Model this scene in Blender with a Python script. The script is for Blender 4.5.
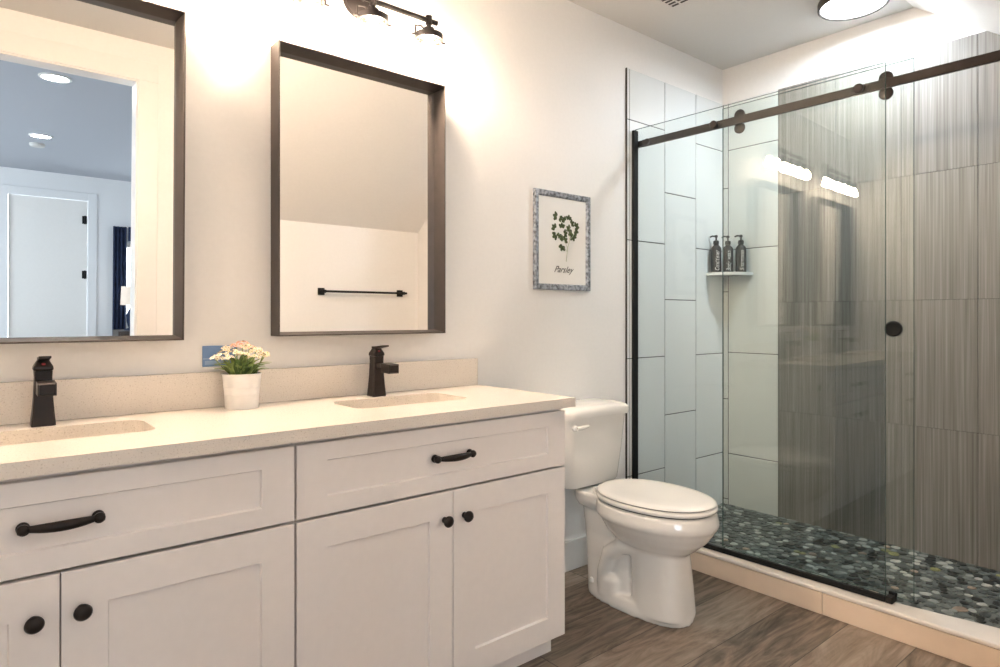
import bpy, bmesh, math, random
from mathutils import Vector, Matrix
random.seed(7)
PI = math.pi
S = bpy.context.scene
COL = S.collection
for o in list(bpy.data.objects):
    bpy.data.objects.remove(o)

# ---------------------------------------------------------------- camera, world, exposure
CAM_D, CAM_Z = 2.05, 1.154
cam = bpy.data.cameras.new('camera')
camo = bpy.data.objects.new('camera', cam)
COL.objects.link(camo)
camo.location = (0, -CAM_D, CAM_Z)
camo.rotation_euler = (PI/2, 0, -math.atan2(.6383, .7698))
cam.sensor_width = 36
cam.lens = 640/1000*36
cam.shift_y = -(333.5-317)/1000
cam.clip_start = 0.01
S.camera = camo
S.view_settings.view_transform = 'Standard'
S.view_settings.look = 'None'
S.view_settings.gamma = 1
S.view_settings.use_curve_mapping = False
S.view_settings.exposure = 1.93
BULB, CEIL, DOWN, SKY = 145.0, 30.0, 42.0, 3.8      # lamp strengths, daylight strength
w = bpy.data.worlds.new('sky')
S.world = w
w.use_nodes = True
w.node_tree.nodes['Background'].inputs[0].default_value = (.80, .89, 1, 1)
w.node_tree.nodes['Background'].inputs[1].default_value = SKY

# ---------------------------------------------------------------- room measures
XR, ZC = 3.39, 2.598        # shower wall, ceiling
XL = -.345                  # left wall
YF = -2.08                  # wall with the doorway
XG = 2.575                  # fixed glass
XCURB = 2.545
YEND = -1.52                # end of the shower
ZSF = .072                  # shower floor
ZCT = .883                  # counter top
ZT = 2.39                   # tile top

# ---------------------------------------------------------------- materials
def newmat(name):
    m = bpy.data.materials.new(name)
    m.use_nodes = True
    nt = m.node_tree
    return m, nt, nt.nodes['Principled BSDF']

def mat(name, col, rough=.5, metal=0., noise=0., scale=20., bump=0., coat=0., spec=.5, emit=None, est=0.):
    m, nt, b = newmat(name)
    b.inputs['Base Color'].default_value = (*col, 1)
    b.inputs['Roughness'].default_value = rough
    b.inputs['Metallic'].default_value = metal
    b.inputs['Specular IOR Level'].default_value = spec
    b.inputs['Coat Weight'].default_value = coat
    if emit:
        b.inputs['Emission Color'].default_value = (*emit, 1)
        b.inputs['Emission Strength'].default_value = est
    if noise or bump:
        tc = nt.nodes.new('ShaderNodeTexCoord')
        n = nt.nodes.new('ShaderNodeTexNoise')
        n.inputs['Scale'].default_value = scale
        n.inputs['Detail'].default_value = 5
        nt.links.new(tc.outputs['Object'], n.inputs['Vector'])
        if noise:
            r = nt.nodes.new('ShaderNodeValToRGB')
            a = [max(0, c*(1-noise)) for c in col]
            c2 = [min(1, c*(1+noise)) for c in col]
            r.color_ramp.elements[0].position = .3
            r.color_ramp.elements[1].position = .7
            r.color_ramp.elements[0].color = (*a, 1)
            r.color_ramp.elements[1].color = (*c2, 1)
            nt.links.new(n.outputs['Fac'], r.inputs['Fac'])
            nt.links.new(r.outputs['Color'], b.inputs['Base Color'])
        if bump:
            bp = nt.nodes.new('ShaderNodeBump')
            bp.inputs['Strength'].default_value = bump
            bp.inputs['Distance'].default_value = .002
            nt.links.new(n.outputs['Fac'], bp.inputs['Height'])
            nt.links.new(bp.outputs['Normal'], b.inputs['Normal'])
    return m

def glassmat(name, tint, refl=1.0):
    m = bpy.data.materials.new(name)
    m.use_nodes = True
    nt = m.node_tree
    nt.nodes.clear()
    out = nt.nodes.new('ShaderNodeOutputMaterial')
    mix = nt.nodes.new('ShaderNodeMixShader')
    tr = nt.nodes.new('ShaderNodeBsdfTransparent')
    gl = nt.nodes.new('ShaderNodeBsdfGlossy')
    tr.inputs[0].default_value = (*tint, 1)
    gl.inputs['Roughness'].default_value = 0
    lw = nt.nodes.new('ShaderNodeLayerWeight')
    lw.inputs['Blend'].default_value = .5
    p = nt.nodes.new('ShaderNodeMath'); p.operation = 'POWER'; p.inputs[1].default_value = 5
    ma = nt.nodes.new('ShaderNodeMath'); ma.operation = 'MULTIPLY_ADD'
    ma.inputs[1].default_value = .957*refl; ma.inputs[2].default_value = .043*refl
    nt.links.new(lw.outputs['Facing'], p.inputs[0])
    nt.links.new(p.outputs[0], ma.inputs[0])
    nt.links.new(ma.outputs[0], mix.inputs[0])
    nt.links.new(tr.outputs[0], mix.inputs[1])
    nt.links.new(gl.outputs[0], mix.inputs[2])
    nt.links.new(mix.outputs[0], out.inputs[0])
    return m

def ramp(nt, fac, stops):
    r = nt.nodes.new('ShaderNodeValToRGB')
    els = r.color_ramp.elements
    while len(els) < len(stops):
        els.new(.5)
    for e, (p, c) in zip(els, stops):
        e.position = p
        e.color = (*c, 1)
    nt.links.new(fac, r.inputs['Fac'])
    return r.outputs['Color']

def math_n(nt, op, a, b=None):
    n = nt.nodes.new('ShaderNodeMath')
    n.operation = op
    for i, v in enumerate((a, b)):
        if v is None: continue
        if isinstance(v, (int, float)): n.inputs[i].default_value = v
        else: nt.links.new(v, n.inputs[i])
    return n.outputs[0]

def wood_floor():
    m, nt, b = newmat('vinyl_plank_floor')
    tc = nt.nodes.new('ShaderNodeTexCoord')
    sp = nt.nodes.new('ShaderNodeSeparateXYZ')
    nt.links.new(tc.outputs['Object'], sp.inputs[0])
    W, L = .225, 1.52
    v = math_n(nt, 'DIVIDE', math_n(nt, 'ADD', sp.outputs['Y'], .585+W*20), W)
    row = math_n(nt, 'FLOOR', v)
    wn = nt.nodes.new('ShaderNodeTexWhiteNoise'); wn.noise_dimensions = '1D'
    nt.links.new(row, wn.inputs['W'])
    u = math_n(nt, 'ADD', math_n(nt, 'DIVIDE', sp.outputs['X'], L), math_n(nt, 'MULTIPLY', wn.outputs['Value'], 7.3))
    idx = math_n(nt, 'FLOOR', u)
    wn2 = nt.nodes.new('ShaderNodeTexWhiteNoise'); wn2.noise_dimensions = '2D'
    cb = nt.nodes.new('ShaderNodeCombineXYZ')
    nt.links.new(row, cb.inputs[0]); nt.links.new(idx, cb.inputs[1])
    nt.links.new(cb.outputs[0], wn2.inputs['Vector'])
    rnd = wn2.outputs['Value']
    # grain
    gc = nt.nodes.new('ShaderNodeCombineXYZ')
    nt.links.new(math_n(nt, 'ADD', math_n(nt, 'MULTIPLY', sp.outputs['X'], 1.6), math_n(nt, 'MULTIPLY', rnd, 37.)), gc.inputs[0])
    nt.links.new(math_n(nt, 'MULTIPLY', sp.outputs['Y'], 9.), gc.inputs[1])
    nt.links.new(math_n(nt, 'MULTIPLY', rnd, 11.), gc.inputs[2])
    n1 = nt.nodes.new('ShaderNodeTexNoise')
    n1.inputs['Scale'].default_value = 1.5; n1.inputs['Detail'].default_value = 8
    n1.inputs['Roughness'].default_value = .65; n1.inputs['Distortion'].default_value = 1.8
    nt.links.new(gc.outputs[0], n1.inputs['Vector'])
    gc2 = nt.nodes.new('ShaderNodeCombineXYZ')
    nt.links.new(math_n(nt, 'MULTIPLY', sp.outputs['X'], 5.), gc2.inputs[0])
    nt.links.new(math_n(nt, 'MULTIPLY', sp.outputs['Y'], 95.), gc2.inputs[1])
    nt.links.new(math_n(nt, 'MULTIPLY', rnd, 5.), gc2.inputs[2])
    n2 = nt.nodes.new('ShaderNodeTexNoise')
    n2.inputs['Scale'].default_value = 1.; n2.inputs['Detail'].default_value = 4
    nt.links.new(gc2.outputs[0], n2.inputs['Vector'])
    f = math_n(nt, 'ADD', math_n(nt, 'MULTIPLY', n1.outputs['Fac'], .75), math_n(nt, 'MULTIPLY', n2.outputs['Fac'], .25))
    f = math_n(nt, 'ADD', f, math_n(nt, 'MULTIPLY', math_n(nt, 'SUBTRACT', rnd, .5), .13))
    c = ramp(nt, f, [(.27, (.024, .017, .012)), (.39, (.10, .073, .053)), (.51, (.215, .163, .123)), (.70, (.37, .295, .232))])
    # seams
    fy = math_n(nt, 'FRACT', v); fx = math_n(nt, 'FRACT', u)
    sy = math_n(nt, 'LESS_THAN', fy, .012); sx = math_n(nt, 'LESS_THAN', fx, .0022)
    s = math_n(nt, 'MAXIMUM', sy, sx)
    mx = nt.nodes.new('ShaderNodeMix'); mx.data_type = 'RGBA'
    nt.links.new(s, mx.inputs[0]); nt.links.new(c, mx.inputs[6]); mx.inputs[7].default_value = (.03, .022, .016, 1)
    nt.links.new(mx.outputs[2], b.inputs['Base Color'])
    b.inputs['Roughness'].default_value = .42
    bp = nt.nodes.new('ShaderNodeBump'); bp.inputs['Strength'].default_value = .25; bp.inputs['Distance'].default_value = .002
    nt.links.new(math_n(nt, 'SUBTRACT', n2.outputs['Fac'], s), bp.inputs['Height'])
    nt.links.new(bp.outputs['Normal'], b.inputs['Normal'])
    return m

def streak_tile():
    m, nt, b = newmat('grey_streaked_tile')
    tc = nt.nodes.new('ShaderNodeTexCoord')
    sp = nt.nodes.new('ShaderNodeSeparateXYZ')
    nt.links.new(tc.outputs['Object'], sp.inputs[0])
    geo = nt.nodes.new('ShaderNodeNewGeometry')
    fac = []
    for sc, sz, k in ((110., 1.3, 1.), (300., 2.6, 2.), (36., .5, 3.)):
        cb = nt.nodes.new('ShaderNodeCombineXYZ')
        nt.links.new(math_n(nt, 'MULTIPLY', math_n(nt, 'ADD', sp.outputs['Y'], sp.outputs['X']), sc), cb.inputs[0])
        nt.links.new(math_n(nt, 'MULTIPLY', sp.outputs['Z'], sz), cb.inputs[1])
        nt.links.new(math_n(nt, 'MULTIPLY', geo.outputs['Random Per Island'], 30.*k), cb.inputs[2])
        n = nt.nodes.new('ShaderNodeTexNoise')
        n.inputs['Scale'].default_value = 1.; n.inputs['Detail'].default_value = 3
        nt.links.new(cb.outputs[0], n.inputs['Vector'])
        fac.append(n.outputs['Fac'])
    f = math_n(nt, 'ADD', math_n(nt, 'MULTIPLY', fac[0], .5), math_n(nt, 'MULTIPLY', fac[1], .38))
    f = math_n(nt, 'ADD', f, math_n(nt, 'MULTIPLY', fac[2], .12))
    c = ramp(nt, f, [(.33, (.145, .136, .126)), (.46, (.215, .203, .191)), (.55, (.262, .249, .236)), (.68, (.355, .34, .325))])
    nt.links.new(c, b.inputs['Base Color'])
    b.inputs['Roughness'].default_value = .38
    return m

def quartz(name, base, dark):
    m, nt, b = newmat(name)
    tc = nt.nodes.new('ShaderNodeTexCoord')
    v = nt.nodes.new('ShaderNodeTexNoise')
    v.inputs['Scale'].default_value = 260; v.inputs['Detail'].default_value = 4
    nt.links.new(tc.outputs['Object'], v.inputs['Vector'])
    c = ramp(nt, v.outputs['Fac'], [(.30, dark), (.42, base), (.6, base), (.72, tuple(min(1, x*1.12) for x in base))])
    nt.links.new(c, b.inputs['Base Color'])
    b.inputs['Roughness'].default_value = .22
    return m

M = {}
M['wall'] = mat('wall_paint', (.855, .84, .82), .6, noise=.012, scale=60)
M['wall_far'] = mat('bedroom_paint', (.80, .81, .825), .6, noise=.01, scale=60)
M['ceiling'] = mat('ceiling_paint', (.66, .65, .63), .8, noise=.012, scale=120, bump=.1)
M['trim'] = mat('white_trim', (.84, .825, .80), .35, noise=.01, scale=40)
M['cabinet'] = mat('cabinet_paint', (.87, .825, .80), .38, noise=.012, scale=40)
M['cab_in'] = mat('cabinet_carcass', (.55, .49, .43), .5, noise=.05)
M['quartz'] = quartz('speckled_quartz', (.755, .695, .625), (.54, .47, .40))
M['bronze'] = mat('dark_bronze', (.026, .020, .018), .38, .6, noise=.15, scale=30)
M['frame'] = mat('mirror_frame_metal', (.06, .048, .042), .5, .35, noise=.12, scale=25)
M['fixture'] = mat('fixture_metal', (.016, .012, .011), .55, .3, noise=.15, scale=30)
M['black'] = mat('matte_black', (.006, .006, .006), .6, .0, noise=.1, spec=.3)
M['porcelain'] = mat('porcelain', (.82, .795, .755), .12, noise=.008, scale=8, coat=.4)
M['seat'] = mat('toilet_seat_plastic', (.83, .805, .77), .2, noise=.008, scale=8)
M['basin'] = mat('basin_porcelain', (.80, .75, .66), .12, noise=.01, scale=8)
M['whitetile'] = mat('white_ceramic_tile', (.77, .79, .785), .13, noise=.015, scale=4)
M['curbtile'] = mat('cream_curb_tile', (.80, .65, .51), .3, noise=.03, scale=14)
M['curbtrim'] = mat('curb_edge_trim', (.74, .69, .63), .45, noise=.03, scale=14)
M['grout'] = mat('grey_grout', (.045, .045, .047), .9, noise=.1)
M['streak'] = streak_tile()
M['floor'] = wood_floor()
M['glass'] = glassmat('clear_glass', (.965, .985, .974), .78)
M['glassedge'] = mat('glass_edge', (.10, .15, .13), .15, noise=.05)
M['jar'] = glassmat('clear_shade_glass', (.985, .98, .97), .9)
M['silver'] = mat('brushed_silver_frame', (.29, .31, .345), .5, .35, noise=.75, scale=75)
M['paper'] = mat('print_paper', (.86, .845, .81), .6, noise=.01)
M['ink'] = mat('black_ink', (.03, .03, .03), .7, noise=.1)
M['herb'] = mat('printed_leaf_green', (.055, .075, .022), .7, noise=.5, scale=90)
M['stem'] = mat('printed_stem_green', (.42, .46, .30), .7, noise=.2, scale=60)
M['pot'] = mat('white_metal_pot', (.80, .79, .77), .45, .15, noise=.05, scale=20)
M['soil'] = mat('dark_soil', (.03, .02, .012), .9, noise=.4, scale=90)
M['leafA'] = mat('leaf_green', (.30, .40, .12), .5, noise=.35, scale=50)
M['leafB'] = mat('leaf_dark_green', (.11, .19, .05), .5, noise=.35, scale=50)
M['petalA'] = mat('cream_petal', (.70, .60, .42), .6, noise=.06, scale=60)
M['petalB'] = mat('pink_petal', (.72, .40, .33), .6, noise=.08, scale=60)
M['petalC'] = mat('white_petal', (.74, .68, .56), .6, noise=.05, scale=60)
M['budcore'] = mat('flower_centre', (.55, .42, .12), .6, noise=.2, scale=90)
M['blue'] = mat('blue_card', (.155, .27, .50), .5, noise=.05, scale=30)
M['blue2'] = mat('pale_blue_print', (.30, .42, .62), .5, noise=.05, scale=30)
M['bottle'] = mat('smoky_black_plastic', (.007, .008, .0085), .45, noise=.15, scale=20)
M['white'] = mat('white_lettering', (.85, .85, .85), .5, noise=.02)
M['ventw'] = mat('white_vent_plastic', (.62, .61, .59), .5, noise=.02)
M['ventd'] = mat('vent_dark_slot', (.05, .045, .04), .8, noise=.1)
M['bulb'] = mat('lit_bulb', (1, .95, .9), .4, noise=.01, emit=(1, .785, .60), est=BULB)
M['led'] = mat('lit_ceiling_lens', (1, 1, 1), .4, noise=.01, emit=(.82, .92, 1), est=CEIL)
M['led2'] = mat('lit_downlight_lens', (1, 1, 1), .4, noise=.01, emit=(.93, .97, 1), est=DOWN)
M['chrome'] = mat('polished_chrome', (.75, .75, .76), .15, 1., noise=.02)
M['navy'] = mat('navy_curtain_cloth', (.012, .022, .06), .85, noise=.3, scale=20)
M['shade'] = mat('cream_lamp_shade', (.82, .70, .60), .7, noise=.03, emit=(1, .78, .62), est=.06)
M['wood'] = mat('dark_wood', (.045, .03, .022), .45, noise=.3, scale=15)
M['reddot'] = mat('red_mark', (.35, .03, .04), .4, noise=.1)
mm, nt, b = newmat('silvered_mirror')
b.inputs['Base Color'].default_value = (.93, .925, .915, 1); b.inputs['Metallic'].default_value = 1; b.inputs['Roughness'].default_value = .0
M['mirror'] = mm
PEB = [mat('pebble_%s' % n, c, .3, noise=.25, scale=35) for n, c in (
    ('black', (.016, .02, .019)), ('charcoal', (.055, .064, .06)), ('slate', (.13, .148, .134)), ('grey', (.25, .268, .245)),
    ('pale', (.40, .41, .37)), ('white', (.50, .50, .46)), ('olive', (.24, .24, .09)), ('tan', (.33, .245, .18)))]

# ---------------------------------------------------------------- mesh helpers (world coordinates)
def nb(): return bmesh.new()

def box(bm, x0, x1, y0, y1, z0, z1, bev=0., seg=2, mi=0):
    t = bmesh.new()
    bmesh.ops.create_cube(t, size=1)
    for v in t.verts:
        v.co = Vector(((x0+x1)/2+v.co.x*(x1-x0), (y0+y1)/2+v.co.y*(y1-y0), (z0+z1)/2+v.co.z*(z1-z0)))
    if bev:
        bmesh.ops.bevel(t, geom=t.edges[:], offset=bev, segments=seg, affect='EDGES', profile=.5)
    merge(bm, t, mi)

def merge(bm, t, mi=None, mtx=None):
    if mtx is not None:
        bmesh.ops.transform(t, matrix=mtx, verts=t.verts[:])
    if mi is not None:
        for f in t.faces: f.material_index = mi
    me = bpy.data.meshes.new('tmp')
    t.to_mesh(me); t.free()
    bm.from_mesh(me)
    bpy.data.meshes.remove(me)

def loft(bm, rings, cap=True, closed=True):
    vs = [[bm.verts.new(p) for p in r] for r in rings]
    n = len(vs[0])
    for a, b_ in zip(vs, vs[1:]):
        for i in range(n if closed else n-1):
            j = (i+1) % n
            bm.faces.new((a[i], a[j], b_[j], b_[i]))
    if cap:
        bm.faces.new(list(reversed(vs[0]))); bm.faces.new(vs[-1])

def lathe(bm, prof, c=(0, 0, 0), axis='Z', n=28, cap=False):
    """prof: (radius, height) pairs"""
    rings = []
    for r, h in prof:
        ring = []
        for i in range(n):
            a = 2*PI*i/n
            p = (r*math.cos(a), r*math.sin(a), h)
            if axis == 'Y': p = (p[0], -p[2], p[1])     # height runs towards -Y
            if axis == 'X': p = (-p[2], p[0], p[1])     # height runs towards -X
            ring.append((c[0]+p[0], c[1]+p[1], c[2]+p[2]))
        rings.append(ring)
    loft(bm, rings, cap)
    bmesh.ops.remove_doubles(bm, verts=bm.verts[:], dist=1e-6)

def tube(bm, pts, rad, n=10, cap=True):
    pts = [Vector(p) for p in pts]
    if not isinstance(rad, (list, tuple)): rad = [rad]*len(pts)
    rings = []
    up = Vector((0, 0, 1))
    for i, p in enumerate(pts):
        d = (pts[min(i+1, len(pts)-1)]-pts[max(i-1, 0)]).normalized()
        u = d.cross(up)
        if u.length < 1e-3: u = d.cross(Vector((1, 0, 0)))
        u.normalize(); v = u.cross(d).normalized()
        rings.append([p+rad[i]*(math.cos(2*PI*k/n)*u+math.sin(2*PI*k/n)*v) for k in range(n)])
    loft(bm, rings, cap)

def prism(bm, poly, axis, a, b_):
    """poly in the two other axes, extruded along axis between a and b"""
    def P(u, v, t): return {'X': (t, u, v), 'Y': (u, t, v), 'Z': (u, v, t)}[axis]
    loft(bm, [[P(u, v, a) for u, v in poly], [P(u, v, b_) for u, v in poly]])

def egg(cx, yb, yf, hw, z, n=40, p=2.2, wide=.0):
    """plan outline, long axis Y; wide moves the widest point towards the back"""
    cy = (yb+yf)/2; hl = (yb-yf)/2
    r = []
    for i in range(n):
        a = 2*PI*i/n
        c, s = math.cos(a), math.sin(a)
        x = hw*math.copysign(abs(c)**(2/p), c)
        y = hl*math.copysign(abs(s)**(2/p), s)
        x *= 1+wide*(y/hl)
        r.append((cx+x, cy+y, z))
    return r

ORIG = {}
def link(o, parent=None):
    COL.objects.link(o)
    if parent is not None: o.parent = parent

def obj(name, bm, m, parent=None, smooth=False, at=(0, 0, 0), angle=35):
    bmesh.ops.recalc_face_normals(bm, faces=bm.faces[:])
    me = bpy.data.meshes.new(name)
    org = Vector(at) if parent is None else ORIG[parent.name]
    bmesh.ops.translate(bm, verts=bm.verts[:], vec=-org)
    bm.to_mesh(me); bm.free()
    for x in (m if isinstance(m, (list, tuple)) else [m]): me.materials.append(x)
    if smooth:
        me.polygons.foreach_set('use_smooth', [True]*len(me.polygons))
        me.set_sharp_from_angle(angle=math.radians(angle))
    o = bpy.data.objects.new(name, me)
    link(o, parent)
    if parent is None: o.location = org
    ORIG[o.name] = org
    return o

def tag(o, label, cat, group=None):
    o['label'] = label; o['category'] = cat
    if group: o['group'] = group
    return o

def thing(name, label, cat, loc, group=None):
    o = bpy.data.objects.new(name, None)
    o.empty_display_size = .05
    COL.objects.link(o); o.location = loc
    ORIG[o.name] = Vector(loc)
    return tag(o, label, cat, group)

def struct(name, bm, m, parent=None, smooth=False):
    o = obj(name, bm, m, parent, smooth)
    if parent is None: o['kind'] = 'structure'
    return o

def copy_tree(o, parent=None):
    c = o.copy()
    COL.objects.link(c)
    if parent is not None: c.parent = parent
    ORIG[c.name] = ORIG[o.name].copy()
    for ch in list(o.children): copy_tree(ch, c)
    return c

def text_bm(txt, size, shear=.0, extrude=.0004):
    cu = bpy.data.curves.new('t', 'FONT')
    cu.body = txt; cu.size = size; cu.shear = shear; cu.extrude = extrude
    cu.align_x = 'CENTER'; cu.align_y = 'CENTER'
    o = bpy.data.objects.new('t', cu)
    COL.objects.link(o)
    dg = bpy.context.evaluated_depsgraph_get()
    me = bpy.data.meshes.new_from_object(o.evaluated_get(dg))
    bm = bmesh.new(); bm.from_mesh(me)
    bpy.data.objects.remove(o); bpy.data.curves.remove(cu); bpy.data.meshes.remove(me)
    return bm

# ================================================================= THE SETTING
# floor
bm = nb(); box(bm, XL-.1, XR+.1, YF-.15, .1, -.1, 0); struct('floor', bm, M['floor'])
# walls
bm = nb(); box(bm, XL-.1, XR+.1, 0, .1, 0, ZC); struct('wall_back', bm, M['wall'])
bm = nb(); box(bm, XR, XR+.1, YF-.12, 0, 0, ZC); struct('wall_right', bm, M['wall'])
bm = nb(); box(bm, XL-.1, XL, YF-.12, 0, 0, ZC); struct('wall_left', bm, M['wall'])
DX0, DX1, DZ = -.22, .718, 2.372         # doorway opening
bm = nb()
box(bm, XL, DX0-.02, YF-.12, YF, 0, ZC); box(bm, DX1+.02, XR, YF-.12, YF, 0, ZC); box(bm, DX0-.02, DX1+.02, YF-.12, YF, DZ+.02, ZC)
struct('wall_front', bm, M['wall'])
# ceiling, and the slope that comes down over the low wall
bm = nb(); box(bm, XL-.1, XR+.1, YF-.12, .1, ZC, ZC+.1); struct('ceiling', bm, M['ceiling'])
bm = nb(); prism(bm, [(-.985, ZC), (YF, ZC), (YF, 1.785)], 'X', 1.05, XR); struct('ceiling_slope', bm, M['wall'])
# block that closes the shower end
bm = nb(); prism(bm, [(YEND, 0), (YF, 0), (YF, 1.786), (YEND, 2.598-.742*(-YEND-.985))], 'X', 2.6, XR); struct('wall_shower_end', bm, M['wall'])
# door lining and casing of the doorway
bm = nb()
box(bm, DX0-.02, DX0, YF-.125, YF+.005, 0, DZ, .002); box(bm, DX1, DX1+.02, YF-.125, YF+.005, 0, DZ, .002); box(bm, DX0-.02, DX1+.02, YF-.125, YF+.005, DZ, DZ+.02, .002)
struct('trim_1', bm, M['trim'])
bm = nb()
for s in (0, 1):
    ya, yb = (YF, YF+.016) if s == 0 else (YF-.136, YF-.12)
    box(bm, DX0-.11, DX0-.008, ya, yb, 0, DZ+.008, .003); box(bm, DX1+.008, DX1+.11, ya, yb, 0, DZ+.008, .003)
    box(bm, DX0-.11, DX1+.11, ya, yb, DZ+.008, DZ+.115, .003)
struct('trim_2', bm, M['trim'])
# baseboards
bm = nb(); box(bm, 1.56, 2.511, -.014, 0, 0, .135, .003); struct('baseboard_back', bm, M['trim'])
bm = nb(); box(bm, DX1+.111, 2.598, YF, YF+.014, 0, .135, .003); struct('baseboard_front', bm, M['trim'])
bm = nb(); box(bm, XL, XL+.014, YF+.014, -.56, 0, .135, .003); struct('baseboard_left', bm, M['trim'])

# ---- shower: grout beds, white tiles, streaked tiles
TX0 = 2.511
def tiles(bm, wall, cols, seams_fn, z0, z1, gap=.0042, mi=0, th=.009):
    for k, (a, b_) in enumerate(cols):
        zs = [z0]+[s for s in seams_fn(k) if z0+.01 < s < z1-.01]+[z1]
        for c, d in zip(zs, zs[1:]):
            g = gap/2
            lo, hi = min(a, b_)+g, max(a, b_)-g
            zz0, zz1 = c+g, d-g*(0 if d == z1 else 1)
            if wall == 'Y': box(bm, lo, hi, -th, 0, zz0, zz1, .0012, 1, mi)
            else: box(bm, XR-th, XR, lo, hi, zz0, zz1, .0012, 1, mi)
bm = nb()
box(bm, TX0+.002, XR, -.0065, 0, 0, ZT-.001, mi=1)
P_ = .5885
tiles(bm, 'Y', [(TX0, 2.531), (2.531, 2.821), (2.821, 3.106), (3.106, XR-.009)],
      lambda k: [[.36, .947, 1.538, 2.138], [.36, .947, 1.538, 2.138], [.05, .637, 1.246, 1.81], [.367, .944, 1.535, 2.118]][k], .02, ZT)
struct('trim_3', bm, [M['whitetile'], M['grout']])
bm = nb()
box(bm, XR-.0065, XR, YEND, -.0095, 0, ZT-.001, mi=1)
tiles(bm, 'X', [(-.0095, -.041), (-.041, -.339)], lambda k: [[.1, .68, 1.3, 1.9], [.366, .95, 1.541, 2.117]][k], .02, ZT)
struct('trim_4', bm, [M['whitetile'], M['grout']])
bm = nb()
ys = [-.339]
while ys[-1] > YEND: ys.append(max(YEND, ys[-1]-.298))
tiles(bm, 'X', list(zip(ys, ys[1:])), lambda k: [.06, .648, 1.233, 1.815], .02, ZT, gap=.0012)
struct('trim_5', bm, M['streak'])
bm = nb(); box(bm, 2.6, XR-.01, YEND, YEND+.009, .02, 2.19, .001); struct('trim_6', bm, M['streak'])
# metal edge strip of the tile
bm = nb(); box(bm, TX0-.002, TX0, -.010, 0, 0, ZT+.001); struct('trim_7', bm, M['ventd'])
# curb: cream tiles, light top with rounded edge
bm = nb()
ey = [-.002, -.351, -.937, YEND]
for a, b_ in zip(ey, ey[1:]):
    box(bm, XCURB, XCURB+.012, b_+.0012, a-.0012, 0, .0835, .001, 1, 0)
box(bm, XCURB+.006, 2.60, YEND, -.001, 0, .086, mi=1)
t_ = bmesh.new()
prism(t_, [(XCURB+.004, -.001), (XCURB+.004, YEND), (2.69, YEND), (2.626, -1.16), (2.606, -.001)], 'Z', .0875, .102)
merge(bm, t_, 2)
t_ = bmesh.new()
prism(t_, [(XCURB+.004, .0875), (XCURB-.003, .0875), (XCURB-.003, .096), (XCURB-.0005, .1005), (XCURB+.004, .102)], 'Y', -.001, YEND)
merge(bm, t_, 2)
t_ = bmesh.new(); prism(t_, [(2.60, -.3), (2.60, YEND), (2.685, YEND), (2.621, -1.16)], 'Z', 0, .088); merge(bm, t_, 2)
struct('trim_8', bm, [M['curbtile'], M['grout'], M['curbtrim']])
# pebble floor
bm = nb(); box(bm, 2.60, XR-.009, YEND+.009, -.0095, 0, ZSF-.003, mi=0)
pts = []
tries = 0
while tries < 40000 and len(pts) < 1500:
    tries += 1
    r = random.choice((.016, .019, .022, .025))*random.uniform(.85, 1.05)
    p = (random.uniform(2.63, XR-.012), random.uniform(YEND+.015, -.012))
    if all((p[0]-q[0])**2+(p[1]-q[1])**2 > ((r+q[2])*.90)**2 for q in pts): pts.append((p[0], p[1], r))
wts = [27, 24, 19, 15, 8, 3, 2, 2]
for px, py, r in pts:
    a0 = random.uniform(0, PI); el = random.uniform(.8, 1.)
    mi = random.choices(range(8), wts)[0]+1
    n = 12
    rings = []
    ph = random.uniform(0, 6)
    for k, zz in ((1., ZSF-.007), (1., ZSF-.0015), (.93, ZSF), ):
        ring = []
        for i in range(n):
            a = 2*PI*i/n
            rr = r*k*(1+.07*math.sin(2*a+ph)+.05*math.sin(3*a+ph*2))
            u, v = rr*math.cos(a), rr*el*math.sin(a)
            X = min(max(px+u*math.cos(a0)-v*math.sin(a0), 2.612), XR-.0095)
            Y = min(max(py+u*math.sin(a0)+v*math.cos(a0), YEND+.01), -.0098)
            ring.append((X, Y, zz))
        rings.append(ring)
    t = bmesh.new(); loft(t, rings, False)
    t.faces.new([v for v in t.verts[2*n:3*n]] if False else list(t.verts)[2*n:3*n])
    merge(bm, t, mi)
struct('floor_shower', bm, [mat('pebble_grout', (.13, .14, .128), .85, noise=.15, scale=60)]+PEB)

# ---- bedroom beyond the doorway (seen in the left mirror)
BX0, BX1, BY = -3.0, 3.2, -7.8
bm = nb(); box(bm, BX0, BX1, BY-.1, YF-.15, -.1, 0); struct('floor_bedroom', bm, mat('grey_carpet', (.36, .34, .32), .95, noise=.2, scale=200))
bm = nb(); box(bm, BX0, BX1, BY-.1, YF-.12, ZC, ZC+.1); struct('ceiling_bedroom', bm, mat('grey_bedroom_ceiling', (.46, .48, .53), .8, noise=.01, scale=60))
FX0, FX1, FZ = .36, 1.18, 2.285
bm = nb()
WX0, WX1, WZ0, WZ1 = 1.57, 2.35, .75, 1.78
box(bm, BX0, FX0, BY-.1, BY, 0, ZC); box(bm, FX0, FX1, BY-.1, BY, FZ, ZC); box(bm, FX1, WX0, BY-.1, BY, 0, ZC)
box(bm, WX0, WX1, BY-.1, BY, 0, WZ0); box(bm, WX0, WX1, BY-.1, BY, WZ1, ZC); box(bm, WX1, BX1, BY-.1, BY, 0, ZC)
struct('wall_bedroom_far', bm, M['wall_far'])
bm = nb()
box(bm, BX0-.1, BX0, BY-.1, -6.9, 0, ZC); box(bm, BX0-.1, BX0, -3.3, YF-.12, 0, ZC); box(bm, BX0-.1, BX0, -6.9, -3.3, 0, .7); box(bm, BX0-.1, BX0, -6.9, -3.3, 2.25, ZC)
struct('wall_bedroom_left', bm, M['wall_far'])
bm = nb(); box(bm, BX1, BX1+.1, BY-.1, YF-.12, 0, ZC); struct('wall_bedroom_right', bm, M['wall_far'])
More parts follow.
